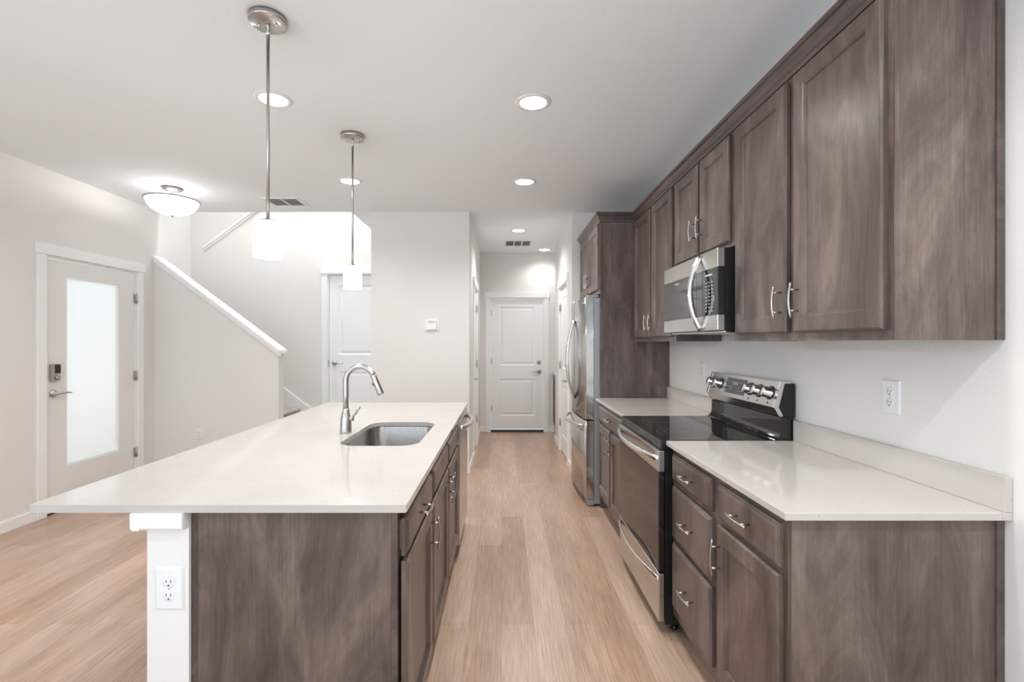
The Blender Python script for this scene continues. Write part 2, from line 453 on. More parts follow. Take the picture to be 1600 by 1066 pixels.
box(b, -2.6, -1.6, YS-.12, 5.1, ZT, ZT+.1); box(b, -2.6, -1.6, 5.8, YBB+.1, ZT, ZT+.1)     # unseen skylight opening, added to light the stairwell from above
struct('ceiling_stair', b, 'ceil')

# caps on the two sloped walls
def slope_cap(name, x0, x1, zf, ya, yb, label, ov=.03):
    th = .034
    t = thing(name, label, 'stair cap', (x0, (ya+yb)/2, zf(x0)), kind='structure')
    b = bmesh.new(); poly_prism(b, [(x0, zf(x0)), (x1, zf(x1)), (x1, zf(x1)+th), (x0, zf(x0)+th)], 'Y', ya-ov, yb+ov)
    part('cap_board', b, 'trim', t)
    b = bmesh.new()
    for y0, y1 in ((ya-.016, ya), (yb, yb+.016)):
        poly_prism(b, [(x0, zf(x0)-.03), (x1, zf(x1)-.03), (x1, zf(x1)), (x0, zf(x0))], 'Y', y0, y1)
    part('moulding', b, 'trim', t)
slope_cap('trim_1', -2.295, XL, capz, 4.98, 5.095, 'white sloped cap board on the near half wall of the stairs')
slope_cap('trim_2', -3.72, -1.7, ctop, YC, YC+.11, 'short white sloped cap high on the wall between the flights')

# steps, platform, landing, skirting of the stairs
st = thing('staircase', 'carpeted staircase climbing left behind the sloped half wall', 'stairs', (-2.26, 5.55, 0))
part('platform', nbox(-2.26, -1.39, 5.0, YC-.002, 0, .17, .01), 'carpet', st)
for k in range(1, 7):
    xn = -2.27-.25*(k-1); zt = .195+.186*k
    b = nbox(xn-.25, xn-.02, 5.097, YC-.018, .002, zt-.03)
    box(b, xn-.25, xn+.012, 5.097, YC-.018, zt-.045, zt, .02)
    part('step', b, 'carpet', st)
part('landing', nbox(XLW+.002, -3.74, 5.1, YBB-.002, 1.2, 1.472, .015), 'carpet', st)
b = bmesh.new()
def sk(x): return .546+SL*(-2.37-x)
poly_prism(b, [(-2.26, sk(-2.26)-.32), (-2.26, sk(-2.26)), (-3.69, sk(-3.69)), (-3.69, sk(-3.69)-.32)], 'Y', YC-.016, YC)
struct('trim_3', b, 'trim', 'white skirt board running up beside the stair treads', 'skirting')

# baseboards
def baseboard(name, segs, label):
    b = bmesh.new()
    for s in segs: box(b, *s, 0, .085, .004)
    struct(name, b, 'trim', label, 'baseboard')
baseboard('baseboard_left', [(XL, XL+.013, YB, 3.722), (XL, XL+.013, 4.835, 4.967)], 'white baseboard under the wall of the entry door')
baseboard('baseboard_stair', [(XL+.015, -2.32, 4.967, 4.98)], 'white baseboard under the sloped half wall')
baseboard('baseboard_centre', [(-1.387, XH, 5.042, 5.055), (XH, XH+.013, 5.042, 5.655)], 'white baseboard around the corner of the centre wall block')
baseboard('baseboard_passage_left', [(XH, XH+.013, 6.525, YE-.014)], 'white baseboard between the closet door and the end wall')
baseboard('baseboard_end', [(XH, -.283, YE-.013, YE), (.697, .86, YE-.013, YE)], 'white baseboard either side of the far door')
baseboard('baseboard_passage_right', [(XP-.013, XP, 5.087, 5.333), (XP-.013, XP, 6.237, 6.74)], 'white baseboard below the pantry wall')
# windows behind the viewer
def window(name, P, u0, u1, v0, v1, label, n):
    t = thing(name, label, 'window', P((u0+u1)/2, v0, 0), kind='structure')
    b = bmesh.new()
    def pb(ua, ub, va, vb, w0, w1):
        p, q = P(ua, va, w0), P(ub, vb, w1); box(b, p.x, q.x, p.y, q.y, p.z, q.z)
    pb(u0, u1, v0, v0+.05, -.08, -.02); pb(u0, u1, v1-.05, v1, -.08, -.02)
    for i in range(n+1):
        uc = u0+.025+(u1-u0-.05)*i/n; pb(uc-.025, uc+.025, v0+.05, v1-.05, -.08, -.02)
    part('window_frame', b, 'trim', t)
window('window_1', Plane('Y', YB, 1), -2.6, 1.2, .05, 2.35, 'wide glazed opening behind the viewer', 3)
window('window_2', Plane('X', XL, 1), -2.4, -.4, .4, 2.3, 'side window behind the viewer', 2)

# ------------------------------------------------------------------ doors
def lever(P, u, v, d, w0):
    b = bmesh.new()
    n = (P(0, 0, 1)-P(0, 0, 0)); uax = P(1, 0, 0)-P(0, 0, 0)
    lathe(b, [(.031, 0), (.031, .006), (.026, .011), (.012, .013), (.0105, .045), (.0001, .045)], P(u, v, w0), 20, axis=(uax, Vector((0,0,1)), n))
    ps = [P(u+d*s, v+dz, w0+w) for s, dz, w in ((-.008, 0, .045), (.02, .003, .05), (.06, .004, .053), (.10, 0, .05), (.118, -.003, .046))]
    tube(b, ps, [.0095, .0095, .008, .0065, .005], 10)
    return b
def hinge(P, u, v, w0):
    b = bmesh.new()
    tube(b, [P(u, v-.048, w0), P(u, v+.048, w0)], .0075, 8)
    p, q = P(u-.017, v-.045, w0-.007), P(u+.017, v+.045, w0-.002); box(b, p.x, q.x, p.y, q.y, p.z, q.z)
    return b
def casing(P, u0, u1, vt, z0, cw=.068, hh=.087, ov=.012, jd=.1):
    b = bmesh.new()
    def pb(ua, ub, va, vb, w0, w1, bev=.002):
        p, q = P(ua, va, w0), P(ub, vb, w1); box(b, p.x, q.x, p.y, q.y, p.z, q.z, bev)
    pb(u0-cw, u0+.004, z0, vt, 0, .016); pb(u1-.004, u1+cw, z0, vt, 0, .016)
    pb(u0-cw-ov, u1+cw+ov, vt, vt+hh, 0, .024)
    # jambs lining the opening
    pb(u0, u0+.016, z0, vt-.001, -jd, -.0005, 0); pb(u1-.016, u1, z0, vt-.001, -jd, -.0005, 0); pb(u0+.016, u1-.016, vt-.017, vt-.001, -jd, -.0005, 0)
    return b
def two_panel(P, u0, u1, v0, v1, w0, lock_v, t=.035):
    """two-panel moulded door leaf; front at w0"""
    b = bmesh.new(); sw = .13*(u1-u0)/.8
    Q = lambda u, v, w: P(u, v, w0+w)
    def pb(ua, ub, va, vb, wa, wb):
        p, q = Q(ua, va, wa), Q(ub, vb, wb); box(b, p.x, q.x, p.y, q.y, p.z, q.z)
    panels = [(v0+.20, lock_v-.09), (lock_v+.12, v1-.115)]
    pb(u0, u0+sw, v0, v1, -t, 0); pb(u1-sw, u1, v0, v1, -t, 0)
    pb(u0+sw, u1-sw, v0, panels[0][0], -t, 0); pb(u0+sw, u1-sw, panels[0][1], panels[1][0], -t, 0); pb(u0+sw, u1-sw, panels[1][1], v1, -t, 0)
    for a, c in panels:
        rings_loft(b, Q, u0+sw, u1-sw, a, c, [(0, -t), (0, 0), (.008, -.006), (.016, -.009), (.026, -.009), (.05, -.002), (.055, -.002)])
    return b

# door_1 : frosted glass entry door on the left wall
P1 = Plane('X', XL, 1)
d = thing('door_1', 'white entry door with a tall frosted glass pane, keypad and lever', 'door', (XL, 4.27, 0), kind='structure')
part('casing', casing(P1, D1[0], D1[1], D1[3], 0, cw=.07, jd=.12), 'trim', d)
u0, u1, v0, v1 = D1[0]+.018, D1[1]-.018, .012, D1[3]-.026
g = (3.985, 4.545, .35, 1.925); w1 = -.012
b = bmesh.new()
def pb1(ua, ub, va, vb, wa, wb):
    p, q = P1(ua, va, wa), P1(ub, vb, wb); box(b, p.x, q.x, p.y, q.y, p.z, q.z)
pb1(u0, g[0], v0, v1, -.057, w1); pb1(g[1], u1, v0, v1, -.057, w1); pb1(g[0], g[1], v0, g[2], -.057, w1); pb1(g[0], g[1], g[3], v1, -.057, w1)
slab = part('slab', b, 'entrydoor', d)
b = bmesh.new()
for ua, ub, va, vb in ((g[0], g[1], g[2], g[2]+.016), (g[0], g[1], g[3]-.016, g[3]), (g[0], g[0]+.016, g[2]+.016, g[3]-.016), (g[1]-.016, g[1], g[2]+.016, g[3]-.016)):
    pb1(ua, ub, va, vb, -.045, w1-.004)
part('glazing_bead', b, 'trim', d)
b = bmesh.new(); pb1(g[0]+.016, g[1]-.016, g[2]+.016, g[3]-.016, -.038, -.032)
part('glass_pane', b, 'frost', d, 'frosted white glass')
for v in (.30, 1.05, 1.80): part('hinge', hinge(P1, D1[1]-.012, v, .002), 'nickel', d)
part('lever_handle', lever(P1, 3.872, .962, 1, w1), 'nickel', d)
b = bmesh.new(); pb1(3.84, 3.915, 1.06, 1.20, w1, w1+.024)
bmesh.ops.bevel(b, geom=list(b.edges), offset=.006, segments=2, affect='EDGES')
kp = part('keypad_lock', b, 'nickel', d)
b = bmesh.new(); pb1(3.865, 3.912, 1.125, 1.194, w1+.0235, w1+.027); part('keypad_cover', b, 'black', kp)
b = lathe(bmesh.new(), [(.021, 0), (.021, .012), (.012, .016), (.0001, .016)], P1(3.886, 1.092, w1+.0235), 18, 'X'); part('turn_knob', b, 'nickel', kp)
b = bmesh.new(); pb1(D1[0]+.016, D1[1]-.016, 0, .012, -.10, 0); part('threshold', b, 'bronze', d)

# door_2 : far end of the passage
P2 = Plane('Y', YE, -1)
d = thing('door_2', 'white two panel door at the far end of the passage', 'door', (.2, YE, 0), kind='structure')
part('casing', casing(P2, D2[0]+.004, D2[1]-.004, D2[3], 0), 'trim', d)
part('slab', two_panel(P2, D2[0]+.022, D2[1]-.022, .045, D2[3]-.022, -.018, .90), 'doorpaint', d)
for v in (.36, 1.09, 1.82): part('hinge', hinge(P2, D2[0]+.02, v, -.008), 'nickel', d)
part('lever_handle', lever(P2, .545, .925, -1, -.018), 'nickel', d)
part('deadbolt', lathe(bmesh.new(), [(.031, 0), (.03, .008), (.022, .012), (.02, .022), (.0001, .022)], P2(.54, 1.065, -.018), 20, axis=(Vector((1,0,0)), Vector((0,0,1)), Vector((0,-1,0)))), 'nickel', d)
part('threshold', nbox(D2[0]+.02, D2[1]-.02, YE-.02, YE+.08, 0, .03, .004), 'bronze', d)

# door_3 : pantry door, right wall of the passage
P3 = Plane('X', XP, -1)
d = thing('door_3', 'white panel pantry door on the right of the passage beside the refrigerator', 'door', (XP, 5.78, 0), kind='structure')
part('casing', casing(P3, D3[0], D3[1], D3[3], 0), 'trim', d)
part('slab', two_panel(P3, D3[0]+.018, D3[1]-.018, .02, D3[3]-.02, -.012, .93), 'doorpaint', d)
for v in (.36, 1.09, 1.82): part('hinge', hinge(P3, D3[1]-.014, v, .004), 'nickel', d)
part('lever_handle', lever(P3, D3[0]+.085, .93, 1, -.012), 'nickel', d)
# door_4 : closet door, left wall of the passage
P4 = Plane('X', XH, 1)
d = thing('door_4', 'white closet door seen edge on in the left wall of the passage', 'door', (XH, 6.1, 0), kind='structure')
part('casing', casing(P4, D4[0], D4[1], D4[3], 0), 'trim', d)
part('slab', two_panel(P4, D4[0]+.018, D4[1]-.018, .02, D4[3]-.02, -.012, .93), 'doorpaint', d)
for v in (.36, 1.09, 1.82): part('hinge', hinge(P4, D4[1]-.014, v, .004), 'nickel', d)
part('lever_handle', lever(P4, D4[0]+.085, .93, 1, -.012), 'nickel', d)
# door_5 : door at the foot of the stairs
P5 = Plane('Y', YC, -1)
d = thing('door_5', 'white panel door at the foot of the stairs, partly behind the centre wall', 'door', (-1.8, YC, .17), kind='structure')
part('casing', casing(P5, D5[0], D5[1], 2.225, .17, jd=.09, cw=.066), 'trim', d)
part('slab', two_panel(P5, D5[0]+.02, D5[1]-.02, .19, 2.203, -.014, 1.10), 'doorpaint', d)
part('lever_handle', lever(P5, D5[0]+.085, 1.117, 1, -.014), 'nickel', d)
part('strike_plate', nbox(D5[0]+.012, D5[0]+.021, YC-.004, YC+.004, 1.07, 1.15), 'nickel', d)

# ------------------------------------------------------------------ cabinets
def carcass(x_front, x_back, y0, y1, z0, z1, t=.016):
    """hollow open-front box; x_front/x_back in either order"""
    b = bmesh.new(); xb = x_back
    s = 1 if x_back > x_front else -1
    xf = x_front+s*.001
    box(b, xf, xb, y0, y0+t, z0, z1); box(b, xf, xb, y1-t, y1, z0, z1)
    box(b, xf, xb-s*t, y0+t, y1-t, z0, z0+t); box(b, xb-s*t, xb, y0+t, y1-t, z0, z1)
    return b
def face_frame(P, u0, u1, v0, v1, mids_u=(), mids_v=(), sw=.038, t=.019):
    b = bmesh.new()
    def pb(ua, ub, va, vb):
        p, q = P(ua, va, -t), P(ub, vb, 0); box(b, p.x, q.x, p.y, q.y, p.z, q.z)
    pb(u0, u0+sw, v0, v1); pb(u1-sw, u1, v0, v1); pb(u0+sw, u1-sw, v0, v0+sw); pb(u0+sw, u1-sw, v1-sw, v1)
    for m in mids_u: pb(m-sw/2, m+sw/2, v0+sw, v1-sw)
    for m in mids_v: pb(u0+sw, u1-sw, m-sw/2, m+sw/2)
    return b
def add_door(root, P, u0, u1, v0, v1, hu, hv, hl=.128, label=None):
    dr = part('door', shaker(P, u0, u1, v0, v1), 'wood', root, label)
    part('handle', pull(Plane(P.axis, P.pos+P.sign*.02, P.sign), hu, hv, hl, True), 'nickel', dr)
def add_drawer(root, P, u0, u1, v0, v1, hl=.128, name='drawer', handle=True):
    dr = part(name, slab_front(P, u0, u1, v0, v1), 'wood', root)
    if handle: part('handle', pull(Plane(P.axis, P.pos+P.sign*.02, P.sign), (u0+u1)/2, (v0+v1)/2, hl, False), 'nickel', dr)

ZC = .892      # underside of worktops
XF = .791      # base cabinet front
PB = Plane('X', XF, -1)
YN = 1.327     # near end of the kitchen run
YM = 1.779
Y2 = 2.252
def base_root(name, label, y0, y1, grp='dark base cabinets along the kitchen wall'):
    t = thing(name, label, 'cabinet', (XF+.28, (y0+y1)/2, 0), grp)
    part('carcass', carcass(XF+.019, XR-.002, y0+.001, y1-.001, .11, ZC), 'woodin', t)
    part('toe_kick', nbox(XF+.075, XF+.09, y0+.001, y1-.001, 0, .11), 'dark', t)
    return t
t = base_root('base_cabinet', 'dark base cabinet with one drawer over one door at the near end of the run', YN+.02, YM)
part('end_panel', nbox(XF, 1.350, YN, YN+.019, 0, ZC), 'wood', t)
part('scribe_moulding', nbox(1.350, XR-.001, YN-.005, YN+.02, 0, ZC, .002), 'woodh', t)
part('face_frame', face_frame(PB, YN+.0195, YM, .11, ZC, (), (.728,)), 'wood', t)
add_drawer(t, PB, 1.364, 1.755, .737, .863)
add_door(t, PB, 1.364, 1.755, .16, .716, 1.728, .604)
t = base_root('base_cabinet', 'dark base cabinet of three stacked drawers beside the range', YM, Y2)
part('face_frame', face_frame(PB, YM, Y2, .11, ZC, (), (.728, .466)), 'wood', t)
for v0, v1 in ((.74, .863), (.476, .716), (.16, .456)): add_drawer(t, PB, 1.806, 2.225, v0, v1)
t = base_root('base_cabinet', 'dark base cabinet with wide drawer and double doors between range and refrigerator', 3.036, 3.996)
part('face_frame', face_frame(PB, 3.036, 3.996, .11, ZC, (3.516,), (.728,)), 'wood', t)
add_drawer(t, PB, 3.075, 3.955, .74, .863)
add_door(t, PB, 3.075, 3.497, .16, .716, 3.465, .604); add_door(t, PB, 3.535, 3.955, .16, .716, 3.567, .604)

# wall cabinets
XU = 1.0858; PU = Plane('X', XU, -1); ZU0, ZU1 = 1.38, 2.39
UG = 'dark wall cabinets over the worktop'
def upper_root(label, y0, y1, z0):
    t = thing('wall_cabinet', label, 'cabinet', (XU+.14, (y0+y1)/2, z0), UG)
    b = nbox(XU+.019, XR-.002, y0+.001, y1-.001, z0+.03, ZU1)
    box(b, XU+.019, XR-.002, y0+.001, y0+.017, z0, z0+.03); box(b, XU+.019, XR-.002, y1-.017, y1-.001, z0, z0+.03)
    part('carcass', b, 'wood', t)
    return t
UY = (YN+.019, 2.268, 3.040, 3.998)
t = upper_root('tall dark double door wall cabinet nearest the viewer, plain veneer end panel showing', UY[0], UY[1], ZU0)
part('end_panel', nbox(XU, 1.350, YN, YN+.018, ZU0, ZU1), 'wood', t)
part('scribe_moulding', nbox(1.350, XR-.001, YN-.006, YN+.019, ZU0, ZU1, .002), 'woodh', t)
part('face_frame', face_frame(PU, UY[0]+.0005, UY[1], ZU0, ZU1, (1.8075,)), 'wood', t)
add_door(t, PU, 1.364, 1.785, 1.41, 2.36, 1.752, 1.527); add_door(t, PU, 1.830, 2.232, 1.41, 2.36, 1.862, 1.527)
t = upper_root('short dark double door wall cabinet directly above the microwave', UY[1], UY[2], 1.83)
part('face_frame', face_frame(PU, UY[1], UY[2], 1.83, ZU1, (2.654,)), 'wood', t)
add_door(t, PU, 2.293, 2.636, 1.853, 2.36, 2.606, 1.995); add_door(t, PU, 2.672, 3.015, 1.853, 2.36, 2.702, 1.995)
t = upper_root('tall dark double door wall cabinet between microwave and refrigerator panel', UY[2], UY[3], ZU0)
part('face_frame', face_frame(PU, UY[2], UY[3], ZU0, ZU1, (3.519,)), 'wood', t)
add_door(t, PU, 3.076, 3.500, 1.41, 2.36, 3.47, 1.515); add_door(t, PU, 3.538, 3.962, 1.41, 2.36, 3.57, 1.515)

# refrigerator enclosure
XG = .80; PG = Plane('X', XG, -1)
t = fridge_cab = thing('refrigerator_cabinet', 'dark tall refrigerator surround with full height side panel and two short top doors', 'cabinet', (XG+.28, 4.49, 0))
part('side_panel', nbox(XG, XR-.001, 4.0, 4.019, 0, ZU1), 'wood', t)
part('side_panel', nbox(XG, XR-.001, 4.962, 4.981, 0, ZU1), 'wood', t)
part('carcass', nbox(XG+.02, XR-.002, 4.0195, 4.9615, 1.78, ZU1-.001), 'wood', t)
part('face_frame', face_frame(PG, 4.0195, 4.9615, 1.78, ZU1, (4.49,)), 'wood', t)
add_door(t, PG, 4.034, 4.476, 1.815, 2.36, 4.447, 1.93); add_door(t, PG, 4.504, 4.946, 1.815, 2.36, 4.533, 1.93)

# crown moulding mitred around the cabinet tops
path = [(XR-.001, YN), (XU, YN), (XU, 4.0), (XG, 4.0), (XG, 4.981), (XR-.001, 4.981)]
prof = [(0.0, 2.3905), (0.0, 2.372), (.008, 2.372), (.010, 2.388), (.016, 2.394), (.020, 2.408), (.030, 2.424), (.038, 2.428), (.038, 2.446), (-.006, 2.446), (-.006, 2.3905)]
def crown(i0, i1):
    b = bmesh.new(); rows = []
    def nrm(a, c):
        dx, dy = c[0]-a[0], c[1]-a[1]; l = math.hypot(dx, dy); return Vector((-dy/l, dx/l))
    for i in range(i0, i1+1):
        p = path[i]
        n1 = nrm(path[i-1], p) if i else None; n2 = nrm(p, path[i+1]) if i < len(path)-1 else None
        m = n2 if n1 is None else n1 if n2 is None else (n1+n2)/(1+n1.dot(n2))
        rows.append([b.verts.new((p[0]+m.x*d_, p[1]+m.y*d_, z)) for d_, z in prof])
    for a, c in zip(rows, rows[1:]):
        for k in range(len(prof)):
            k2 = (k+1) % len(prof); b.faces.new((a[k], a[k2], c[k2], c[k]))
    b.faces.new(rows[0]); b.faces.new(rows[-1][::-1])
    bmesh.ops.recalc_face_normals(b, faces=b.faces)
    return b
solo('crown_moulding', crown(0, 2), 'woodh', 'dark stepped crown moulding running along the tops of the wall cabinets', 'moulding')
part('crown_moulding', crown(2, 5), 'woodh', fridge_cab)

# ------------------------------------------------------------------ worktops
def worktop(name, label, x0, x1, y0, y1, splash):
    t = thing(name, label, 'worktop', ((x0+x1)/2, (y0+y1)/2, ZC))
    part('slab', nbox(x0, x1, y0, y1, ZC, .914, .0025), 'quartz', t)
    part('backsplash', nbox(*splash, .914, 1.010, .002), 'quartz', t)
worktop('worktop', 'white speckled quartz worktop at the near end of the kitchen wall', .759, XR-.001, 1.302, 2.258, (1.352, XR-.001, 1.302, 2.258))
worktop('worktop', 'short white quartz worktop between range and refrigerator panel', .759, XR-.001, 3.032, 3.998, (1.352, XR-.001, 3.032, 3.998))

# island worktop with a rounded sink cut-out
IX0, IX1, IY0, IY1 = -1.344, -.275, 1.365, 3.695
SX0, SX1, SY0, SY1 = -.748, -.386, 2.145, 2.78
def rrect(x0, x1, y0, y1, r, n=7):
    ps = []
    for cx, cy, a0 in ((x1-r, y1-r, 0), (x0+r, y1-r, PI/2), (x0+r, y0+r, PI), (x1-r, y0+r, 1.5*PI)):
        for i in range(n+1):
            a = a0+PI/2*i/n; ps.append((cx+r*math.cos(a), cy+r*math.sin(a)))
    return ps
b = bmesh.new()
outer = rrect(IX0, IX1, IY0, IY1, .006, 2); inner = rrect(SX0, SX1, SY0, SY1, .085)
loops = []
for z in (.914, ZC):
    vo = [b.verts.new((x, y, z)) for x, y in outer]; vi = [b.verts.new((x, y, z)) for x, y in inner]
    es = [b.edges.new((L[i], L[(i+1) % len(L)])) for L in (vo, vi) for i in range(len(L))]
    bmesh.ops.triangle_fill(b, edges=es, use_beauty=True)
    loops.append((vo, vi))
for j in (0, 1):
    A, B = loops[0][j], loops[1][j]
    for i in range(len(A)): b.faces.new((A[i], A[(i+1) % len(A)], B[(i+1) % len(A)], B[i]))
bmesh.ops.recalc_face_normals(b, faces=b.faces)
solo('island_worktop', b, 'quartz', 'large white quartz island worktop with an undermount sink cut into it', 'worktop')

# sink
t = thing('sink', 'stainless steel undermount sink set into the island worktop', 'sink', ((SX0+SX1)/2, (SY0+SY1)/2, .68))
b = bmesh.new(); rows = []
for ins, r, z in ((-.02, .095, ZC-.0005), (-.004, .085, ZC-.0005), (-.002, .085, ZC-.006), (.004, .08, .72), (.012, .07, .697), (.035, .05, .686), (.10, .03, .683)):
    rows.append([b.verts.new((x, y, z)) for x, y in rrect(SX0+ins, SX1-ins, SY0+ins, SY1-ins, r)])
for a, c in zip(rows, rows[1:]):
    for k in range(len(a)):
        f = b.faces.new((a[k], a[(k+1) % len(a)], c[(k+1) % len(a)], c[k])); f.smooth = True
b.faces.new(rows[-1])
bmesh.ops.recalc_face_normals(b, faces=b.faces)
for f in b.faces: f.normal_flip()
part('basin', b, 'sinksteel', t)
part('drain', lathe(bmesh.new(), [(.0001, .0005), (.03, .0005), (.034, .004), (.045, .004), (.048, .0005)], ((SX0+SX1)/2, (SY0+SY1)/2, .683), 28), 'chrome', t)

# faucet
fx, fy = -.806, 2.467
t = thing('faucet', 'brushed nickel pull down kitchen faucet arching over the sink', 'faucet', (fx, fy, .914))
part('body', lathe(bmesh.new(), [(.029, 0), (.029, .004), (.028, .045), (.0265, .07), (.021, .095), (.0165, .115), (.0165, .122), (.0001, .122)], (fx, fy, .9141), 28), 'nickel', t)
R, zc = .073, 1.177; ps = [(fx, fy, 1.03), (fx, fy, 1.10), (fx, fy, zc)]
for i in range(1, 19):
    a = PI-(PI-math.radians(22))*i/18; ps.append((fx+R+R*math.cos(a), fy, zc+R*math.sin(a)))
part('spout', tube(bmesh.new(), ps, .0138, 16), 'nickel', t)
e = Vector(ps[-1]); dv = Vector((math.sin(math.radians(22)), 0, -math.cos(math.radians(22))))
h = part('spray_head', tube(bmesh.new(), [e-dv*.002, e+dv*.004, e+dv*.05, e+dv*.098, e+dv*.104], [.0142, .0152, .0158, .0178, .0165], 16), 'nickel', t)
part('button', nbox(e.x-.004, e.x+.010, fy-.004, fy+.004, e.z-.052, e.z-.036, .002), 'slot', h)
lv = part('lever', tube(bmesh.new(), [(fx+.032, fy, .985), (fx+.048, fy, 1.01), (fx+.069, fy, 1.044)], [.0055, .0062, .007], 10), 'nickel', t)
part('hub', tube(bmesh.new(), [(fx+.015, fy, .985), (fx+.040, fy, .985)], [.0145, .0135], 14), 'nickel', lv)

# ------------------------------------------------------------------ island cabinets
XI = -.306; PI_ = Plane('X', XI, 1); PIF = Plane('X', XI+.008, 1); XIB = -.87; YI = 1.393
IG = 'dark island cabinets facing the aisle'
def isl_root(name, label, y0, y1):
    t = thing(name, label, 'cabinet', ((XI+XIB)/2, (y0+y1)/2, 0), IG)
    part('carcass', carcass(XI-.019, XIB, y0+.001, y1-.001, .11, ZC), 'woodin', t)
    part('toe_kick', nbox(XI-.09, XI-.075, y0+.001, y1-.001, 0, .11), 'dark', t)
    return t
t = isl_root('island_cabinet', 'near island cabinet with one drawer over a door and a dark end panel', YI+.02, 1.915)
part('end_panel', nbox(-.880, XI-.018, YI, YI+.019, 0, ZC), 'wood', t, 'dark veneer panel closing the island end')
part('edge_strip', nbox(XI-.0175, XI, YI-.001, YI+.019, 0, ZC), 'woodh', t)
part('filler_strip', nbox(-.902, -.8825, YI+.004, YI+.022, 0, ZC), 'woodh', t)
part('face_frame', face_frame(PI_, YI+.0195, 1.915, .11, ZC, (), (.743,)), 'wood', t)
add_drawer(t, PIF, YI+.012, 1.893, .752, .862)
part('drawer_box', nbox(XI-.35, XI+.0078, YI+.03, 1.875, .765, .850), 'woodin', t, 'bare orange toned drawer box')
add_door(t, PIF, YI+.012, 1.893, .16, .737, 1.862, .64)
t = isl_root('island_cabinet', 'island sink cabinet with two false fronts over double doors', 1.915, 2.985)
part('face_frame', face_frame(PI_, 1.915, 2.985, .11, ZC, (2.45,), (.743,)), 'wood', t)
for u0, u1, hu in ((1.94, 2.437, 2.405), (2.463, 2.962, 2.497)):
    add_drawer(t, PIF, u0, u1, .752, .862, name='false_front', handle=False)
    add_door(t, PIF, u0, u1, .16, .737, hu, .64)
t = thing('end_panel', 'dark panel closing the far end of the island beside the dishwasher', 'cabinet panel', (-.6, 3.64, 0))
part('panel', nbox(XIB, XI+.01, 3.625, 3.66, 0, ZC), 'wood', t)
# dishwasher
t = thing('dishwasher', 'stainless steel dishwasher built into the far end of the island', 'dishwasher', (-.58, 3.305, 0))
part('tub', nbox(XIB, XI-.002, 2.992, 3.618, .1, .885), 'fridgegrey', t)
part('front_panel', nbox(XI-.001, XI+.034, 2.992, 3.618, .115, .882, .006), 'steel', t)
part('toe_kick', nbox(XI-.08, XI-.06, 2.992, 3.618, 0, .1), 'black', t)
Pd = Plane('X', XI+.034, 1)
part('handle', bow_handle(Pd, 3.305, .835, .57, False, .048, .017, base=.002), 'handle', t)

# short wall carrying the overhang of the island, with cap moulding at its top
PX0, PX1 = -1.025, -.905
t = thing('wall_island', 'white stub wall under the left side of the island worktop', 'wall', (-.965, 2.5, 0), kind='structure')
part('wall_body', nbox(PX0, PX1, YI-.004, 3.66, 0, ZC), 'wall', t)
b = bmesh.new()
poly_prism(b, [(PX0-.026, .85), (PX0-.019, .843), (PX0-.0005, .843), (PX0-.0005, ZC-.0005), (PX0-.026, ZC-.0005)], 'Y', YI-.035, 3.66)
poly_prism(b, [(YI-.035, .85), (YI-.028, .843), (YI-.0045, .843), (YI-.0045, ZC-.0005), (YI-.035, ZC-.0005)], 'X', PX0-.0004, PX1)
part('cap_moulding', b, 'trim', t)

# ------------------------------------------------------------------ range
YR0, YR1 = 2.262, 3.026; XRF = .755
PR = Plane('X', XRF, -1)
t = thing('range', 'stainless electric range with black glass cooktop and five knobs', 'range', (1.05, 2.644, 0))
part('body', nbox(XRF+.001, 1.355, YR0+.002, YR1-.002, .05, .868), 'black', t)
for x, y in ((.82, YR0+.06), (.82, YR1-.06), (1.3, YR0+.06), (1.3, YR1-.06)):
    part('foot', lathe(bmesh.new(), [(.018, 0), (.018, .012), (.01, .016), (.01, .05)], (x, y, 0), 12), 'black', t)
b = nbox(.737, 1.262, YR0, YR1, .8685, .915, .006)
ct = part('cooktop', b, 'glassblack', t)
def ring(x, y, r):
    b = bmesh.new(); n = 40; vs = []
    for k in range(n):
        a = 2*PI*k/n; vs.append([b.verts.new((x+rr*math.cos(a), y+rr*math.sin(a), .9153)) for rr in (r, r-.003)])
    for k in range(n):
        b.faces.new((vs[k][0], vs[(k+1) % n][0], vs[(k+1) % n][1], vs[k][1]))
    bmesh.ops.recalc_face_normals(b, faces=b.faces)
    if b.faces[:][0].normal.z < 0:
        for f in b.faces: f.normal_flip()
    return b
for x, y, r in ((.90, 2.47, .115), (.90, 2.84, .085), (1.13, 2.46, .08), (1.13, 2.84, .105), (1.09, 2.65, .06), (.90, 2.47, .075)):
    part('burner_ring', ring(x, y, r), 'ring', ct)
# black riser with coved foot behind the glass
b = bmesh.new()
cv = [(1.262, .8685), (1.262, .915)]+[(1.262+.038*math.sin(a*PI/16), .953-.038*math.cos(a*PI/16)) for a in range(1, 9)]+[(1.302, 1.02), (1.36, 1.02), (1.36, .8685)]
poly_prism(b, cv, 'Y', YR0+.004, YR1-.004); part('riser', b, 'glassblack', t)
b = bmesh.new(); poly_prism(b, [(1.303, 1.187), (1.27, 1.067), (1.294, 1.027), (1.318, 1.027), (1.335, 1.183)], 'Y', YR0+.022, YR1-.022)
bg = part('backguard', b, 'steelh', t)
for y0, y1 in ((YR0+.004, YR0+.0215), (YR1-.0215, YR1-.004)):
    b = bmesh.new()
    poly_prism(b, [(1.302, 1.190), (1.268, 1.067), (1.292, 1.025), (1.312, 1.025), (1.290, 1.067), (1.318, 1.180), (1.345, 1.180), (1.345, 1.190)], 'Y', y0, y1)
    part('end_trim', b, 'chrome', t)
